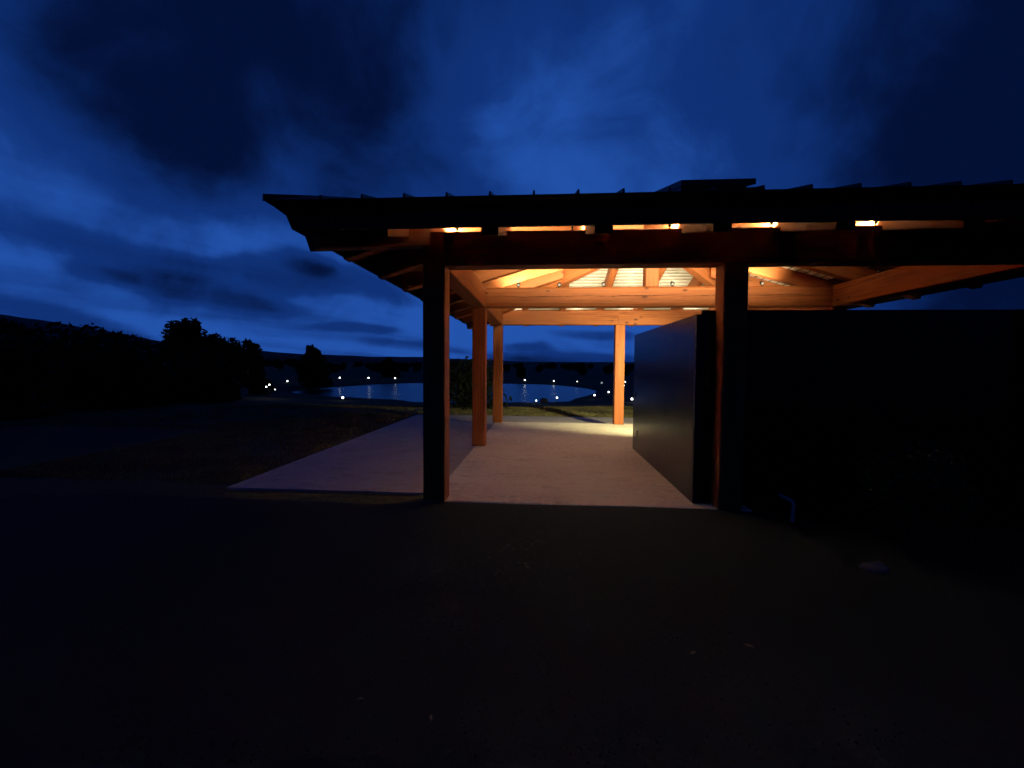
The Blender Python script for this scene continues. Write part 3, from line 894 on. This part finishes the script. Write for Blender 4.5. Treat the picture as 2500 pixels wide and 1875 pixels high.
tree(-2.75, 16.2, 1.95, 3.0, 'dark bush behind the apron, seen between the front corner post and the left back post', None, 61, count=6000, leaf=.07, trunk_h=.05, conical=.3, name='bush', cat='bush', lobes=11)
# far wood
vs_all = []; fs_all = []; nn = 0
for k in range(240):
    u = rng.uniform(-1.7, 1.4); d = rng.uniform(150, 330)
    h = rng.uniform(3.0, 6.0) * (d / 230); w = h * rng.uniform(.7, 1.3)
    x = u * d; z0 = float(ground_z(np.array([x]), np.array([d]))[0])
    if d * .0 + z0 + h > 1.5 + .006 * d and -.6 < u < .4: h = max(1.5, (1.5 + .005 * d - z0))
    v, f = leaf_cloud([(x, d, z0 + h * .5, w * .5), (x + w * .2, d, z0 + h * .75, w * .3)], 260, .8, 1000 + k)
    vs_all.append(v); fs_all.append(f + nn); nn += len(v)
o = cloud_obj('far_wood', np.concatenate(vs_all), np.concatenate(fs_all), LEAF); o['kind'] = 'stuff'
tag(o, 'dark far belt of woods below the hills')

# ------------------------------------------------------------------ grass
def grass(name, regions, label, seed):
    r = np.random.default_rng(seed); V = []; F = []; nn = 0
    for (x0, x1, y0, y1, count, hgt) in regions:
        x = r.uniform(x0, x1, count); y = y0 + (y1 - y0) * r.random(count) ** 1.3
        patch = np.sin(x * 1.7 + 2 * np.sin(y * .9)) * np.sin(y * 1.3 + x * .4) + r.normal(0, .5, count)
        keep = patch > -.5
        x = x[keep]; y = y[keep]; n = len(x)
        z = ground_z(x, y); h = hgt * r.uniform(.4, 1.3, n); an = r.uniform(0, 2 * math.pi, n); w = .006 + .004 * r.random(n)
        lean = r.normal(0, .45, (n, 2)) * h[:, None]
        a_ = np.stack([x - w * np.cos(an), y - w * np.sin(an), z], 1); b_ = np.stack([x + w * np.cos(an), y + w * np.sin(an), z], 1)
        c_ = np.stack([x + lean[:, 0], y + lean[:, 1], z + h], 1)
        V.append(np.stack([a_, b_, c_], 1).reshape(-1, 3)); F.append(np.arange(n * 3).reshape(-1, 3) + nn); nn += n * 3
    o = cloud_obj(name, np.concatenate(V), np.concatenate(F), BLADE); o['kind'] = 'stuff'; tag(o, label)
grass('grass', [(-4.2, 7, 13.78, 18, 42000, .07), (-8, -4.1, 5.5, 14, 30000, .05), (-14, -4.5, 10, 22, 30000, .07)], 'dry short grass along the back and left edge of the apron', 5)

# ------------------------------------------------------------------ small things in the yard
# bent pale pipe in front of the enclosure
def tube(name, pts, rad, mat, parent=None, seg=10):
    frames = []
    P_ = [Vector(p) for p in pts]
    for i, p in enumerate(P_):
        d = (P_[min(i + 1, len(P_) - 1)] - P_[max(i - 1, 0)]); d, s, u = axes_from(d)
        frames.append((p, s, u))
    pr = [(rad * math.cos(2 * math.pi * k / seg), rad * math.sin(2 * math.pi * k / seg)) for k in range(seg)]
    vs, fs = prism(pr, frames)
    return mesh_obj(name, vs, fs, mat, parent, smooth=True)
r = empty('drain_pipe', (2.60, 4.58, -.12), 'short pale bent pipe standing in the gravel before the black enclosure', 'pipe')
tube('pipe', [(2.585, 4.58, -.16), (2.598, 4.58, .02), (2.602, 4.582, .085), (2.598, 4.592, .108), (2.585, 4.605, .122), (2.545, 4.66, .142), (2.52, 4.70, .152)], .019, PVC, r)
lathe('collar', [(.025, 0), (.025, .04), (.021, .046)], 12, PVC, r, Matrix.Translation((2.587, 4.58, -.125)))

def stone(x, y, s, label, seed, group=None, z=None, mat=STONE):
    r = np.random.default_rng(seed)
    vs = []; fs = []
    seg, rings = 10, 7
    ph = r.uniform(0, 6, 6)
    for i in range(rings + 1):
        th = math.pi * i / rings
        for k in range(seg):
            a_ = 2 * math.pi * k / seg
            rr = 1 + .14 * math.sin(2 * a_ + ph[0]) + .1 * math.sin(3 * a_ + ph[1] + th * 2) + .08 * math.sin(5 * th + ph[2])
            vs.append((x + s * rr * 1.2 * math.sin(th) * math.cos(a_), y + s * rr * math.sin(th) * math.sin(a_), (z if z is not None else -.118) + s * .28 - s * rr * .62 * math.cos(th)))
    for i in range(rings):
        for k in range(seg):
            j = (k + 1) % seg; fs.append((i * seg + k, i * seg + j, (i + 1) * seg + j, (i + 1) * seg + k))
    fr = Matrix.Translation((x, y, (z if z is not None else -.118)))
    o = mesh_obj('stone', vs, fs, mat, None, fr, smooth=True)
    return tag(o, label, 'stone', group)
stone(2.65, 3.55, .085, 'pale stone lying on the dark gravel right of the bent pipe', 3)
stone(.2, 46.2, .42, 'low pale stone lying at the near edge of the pond', 6, z=float(ground_z(np.array([.2]), np.array([46.2]))[0]) + .1)

# leafy shrubs before the enclosure
def shrub(x, y, h, w, label, seed, count, leaf, lm=None):
    root = empty('shrub', (x, y, -.12), label, 'shrub')
    r = random.Random(seed); vs = []; fs = []; blobs = []
    for k in range(9):
        an = k * 2.4; rr = w * .33 * math.sqrt((k + .5) / 9); zz = h * r.uniform(.45, .8)
        p = Vector((rr * math.cos(an), rr * math.sin(an), zz)); blobs.append((*p, w * r.uniform(.18, .26)))
        d, s, u = axes_from(p); base = len(vs)
        for b_, q in ((Vector((0, 0, -.03)), .008), (p, .003)):
            for j in range(5): vs.append(b_ + s * q * math.cos(j * 1.2566) + u * q * math.sin(j * 1.2566))
        for j in range(5): fs.append((base + j, base + (j + 1) % 5, base + 5 + (j + 1) % 5, base + 5 + j))
    me = bpy.data.meshes.new('stem'); me.from_pydata([tuple(v) for v in vs], [], fs); me.update(); me.materials.append(BARK)
    o = bpy.data.objects.new('stem', me); C.objects.link(o); o.parent = root
    lv, lf = leaf_cloud(blobs, count, leaf, seed); lv[:, 2] = np.maximum(lv[:, 2], .01)
    cloud_obj('foliage', lv, lf, lm or LEAF2, root)
shrub(3.35, 4.1, 1.05, .9, 'dim leafy shrub against the black enclosure at the right', 71, 4000, .028)

# fallen leaves on the gravel
for k, (x, y, s, lab) in enumerate([(-.86, 1.95, .018, 'tiny pale fallen leaf on the dark gravel, left of the two below the corner post'), (-.49, 1.86, .020, 'tiny pale fallen leaf on the dark gravel, right of the two below the corner post'),
                                    (.86, 2.42, .026, 'small pale fallen leaf on the gravel below the slab, left one of the right pair'), (1.2, 2.5, .030, 'small pale fallen leaf on the gravel, rightmost and palest')]):
    an = k * 1.9; z = float(gravel_z(np.array([x]), np.array([y]))[0]) + .006
    c_, s_ = math.cos(an) * s, math.sin(an) * s
    vs = [(x - c_, y - s_, z), (x + s_ * .4, y - c_ * .4, z + .004), (x + c_, y + s_, z + .002), (x - s_ * .4, y + c_ * .4, z + .005), (x, y, z + .001)]
    o = mesh_obj('fallen_leaf', vs, [(0, 1, 4), (1, 2, 4), (2, 3, 4), (3, 0, 4)], DEADLEAF, None, Matrix.Translation((x, y, z)))
    tag(o, lab, 'leaf', 'fallen leaves on the gravel')

# loose gravel
r = np.random.default_rng(9)
n = 4500
d = 1.0 + 3.6 * r.random(n) ** 1.2; u = r.uniform(-1.25, 1.25, n)
x = u * d; y = d
keep = y < 4.6; x = x[keep]; y = y[keep]; n = len(x)
s = r.uniform(.003, .008, n); z = gravel_zz(x, y)
base = np.stack([x, y, z + s * .3], 1)
off4 = r.normal(0, 1, (n, 5, 3)); off4 /= np.linalg.norm(off4, axis=2)[:, :, None]
tet = np.array([[1, 0, -.3], [-.5, .87, -.3], [-.5, -.87, -.3], [0.1, 0.05, .8]])
vs = base[:, None, :] + (tet[None] + .35 * off4[:, :4]) * s[:, None, None]
fs = (np.array([[0, 1, 3], [1, 2, 3], [2, 0, 3], [0, 2, 1]])[None] + (np.arange(n) * 4)[:, None, None]).reshape(-1, 3)
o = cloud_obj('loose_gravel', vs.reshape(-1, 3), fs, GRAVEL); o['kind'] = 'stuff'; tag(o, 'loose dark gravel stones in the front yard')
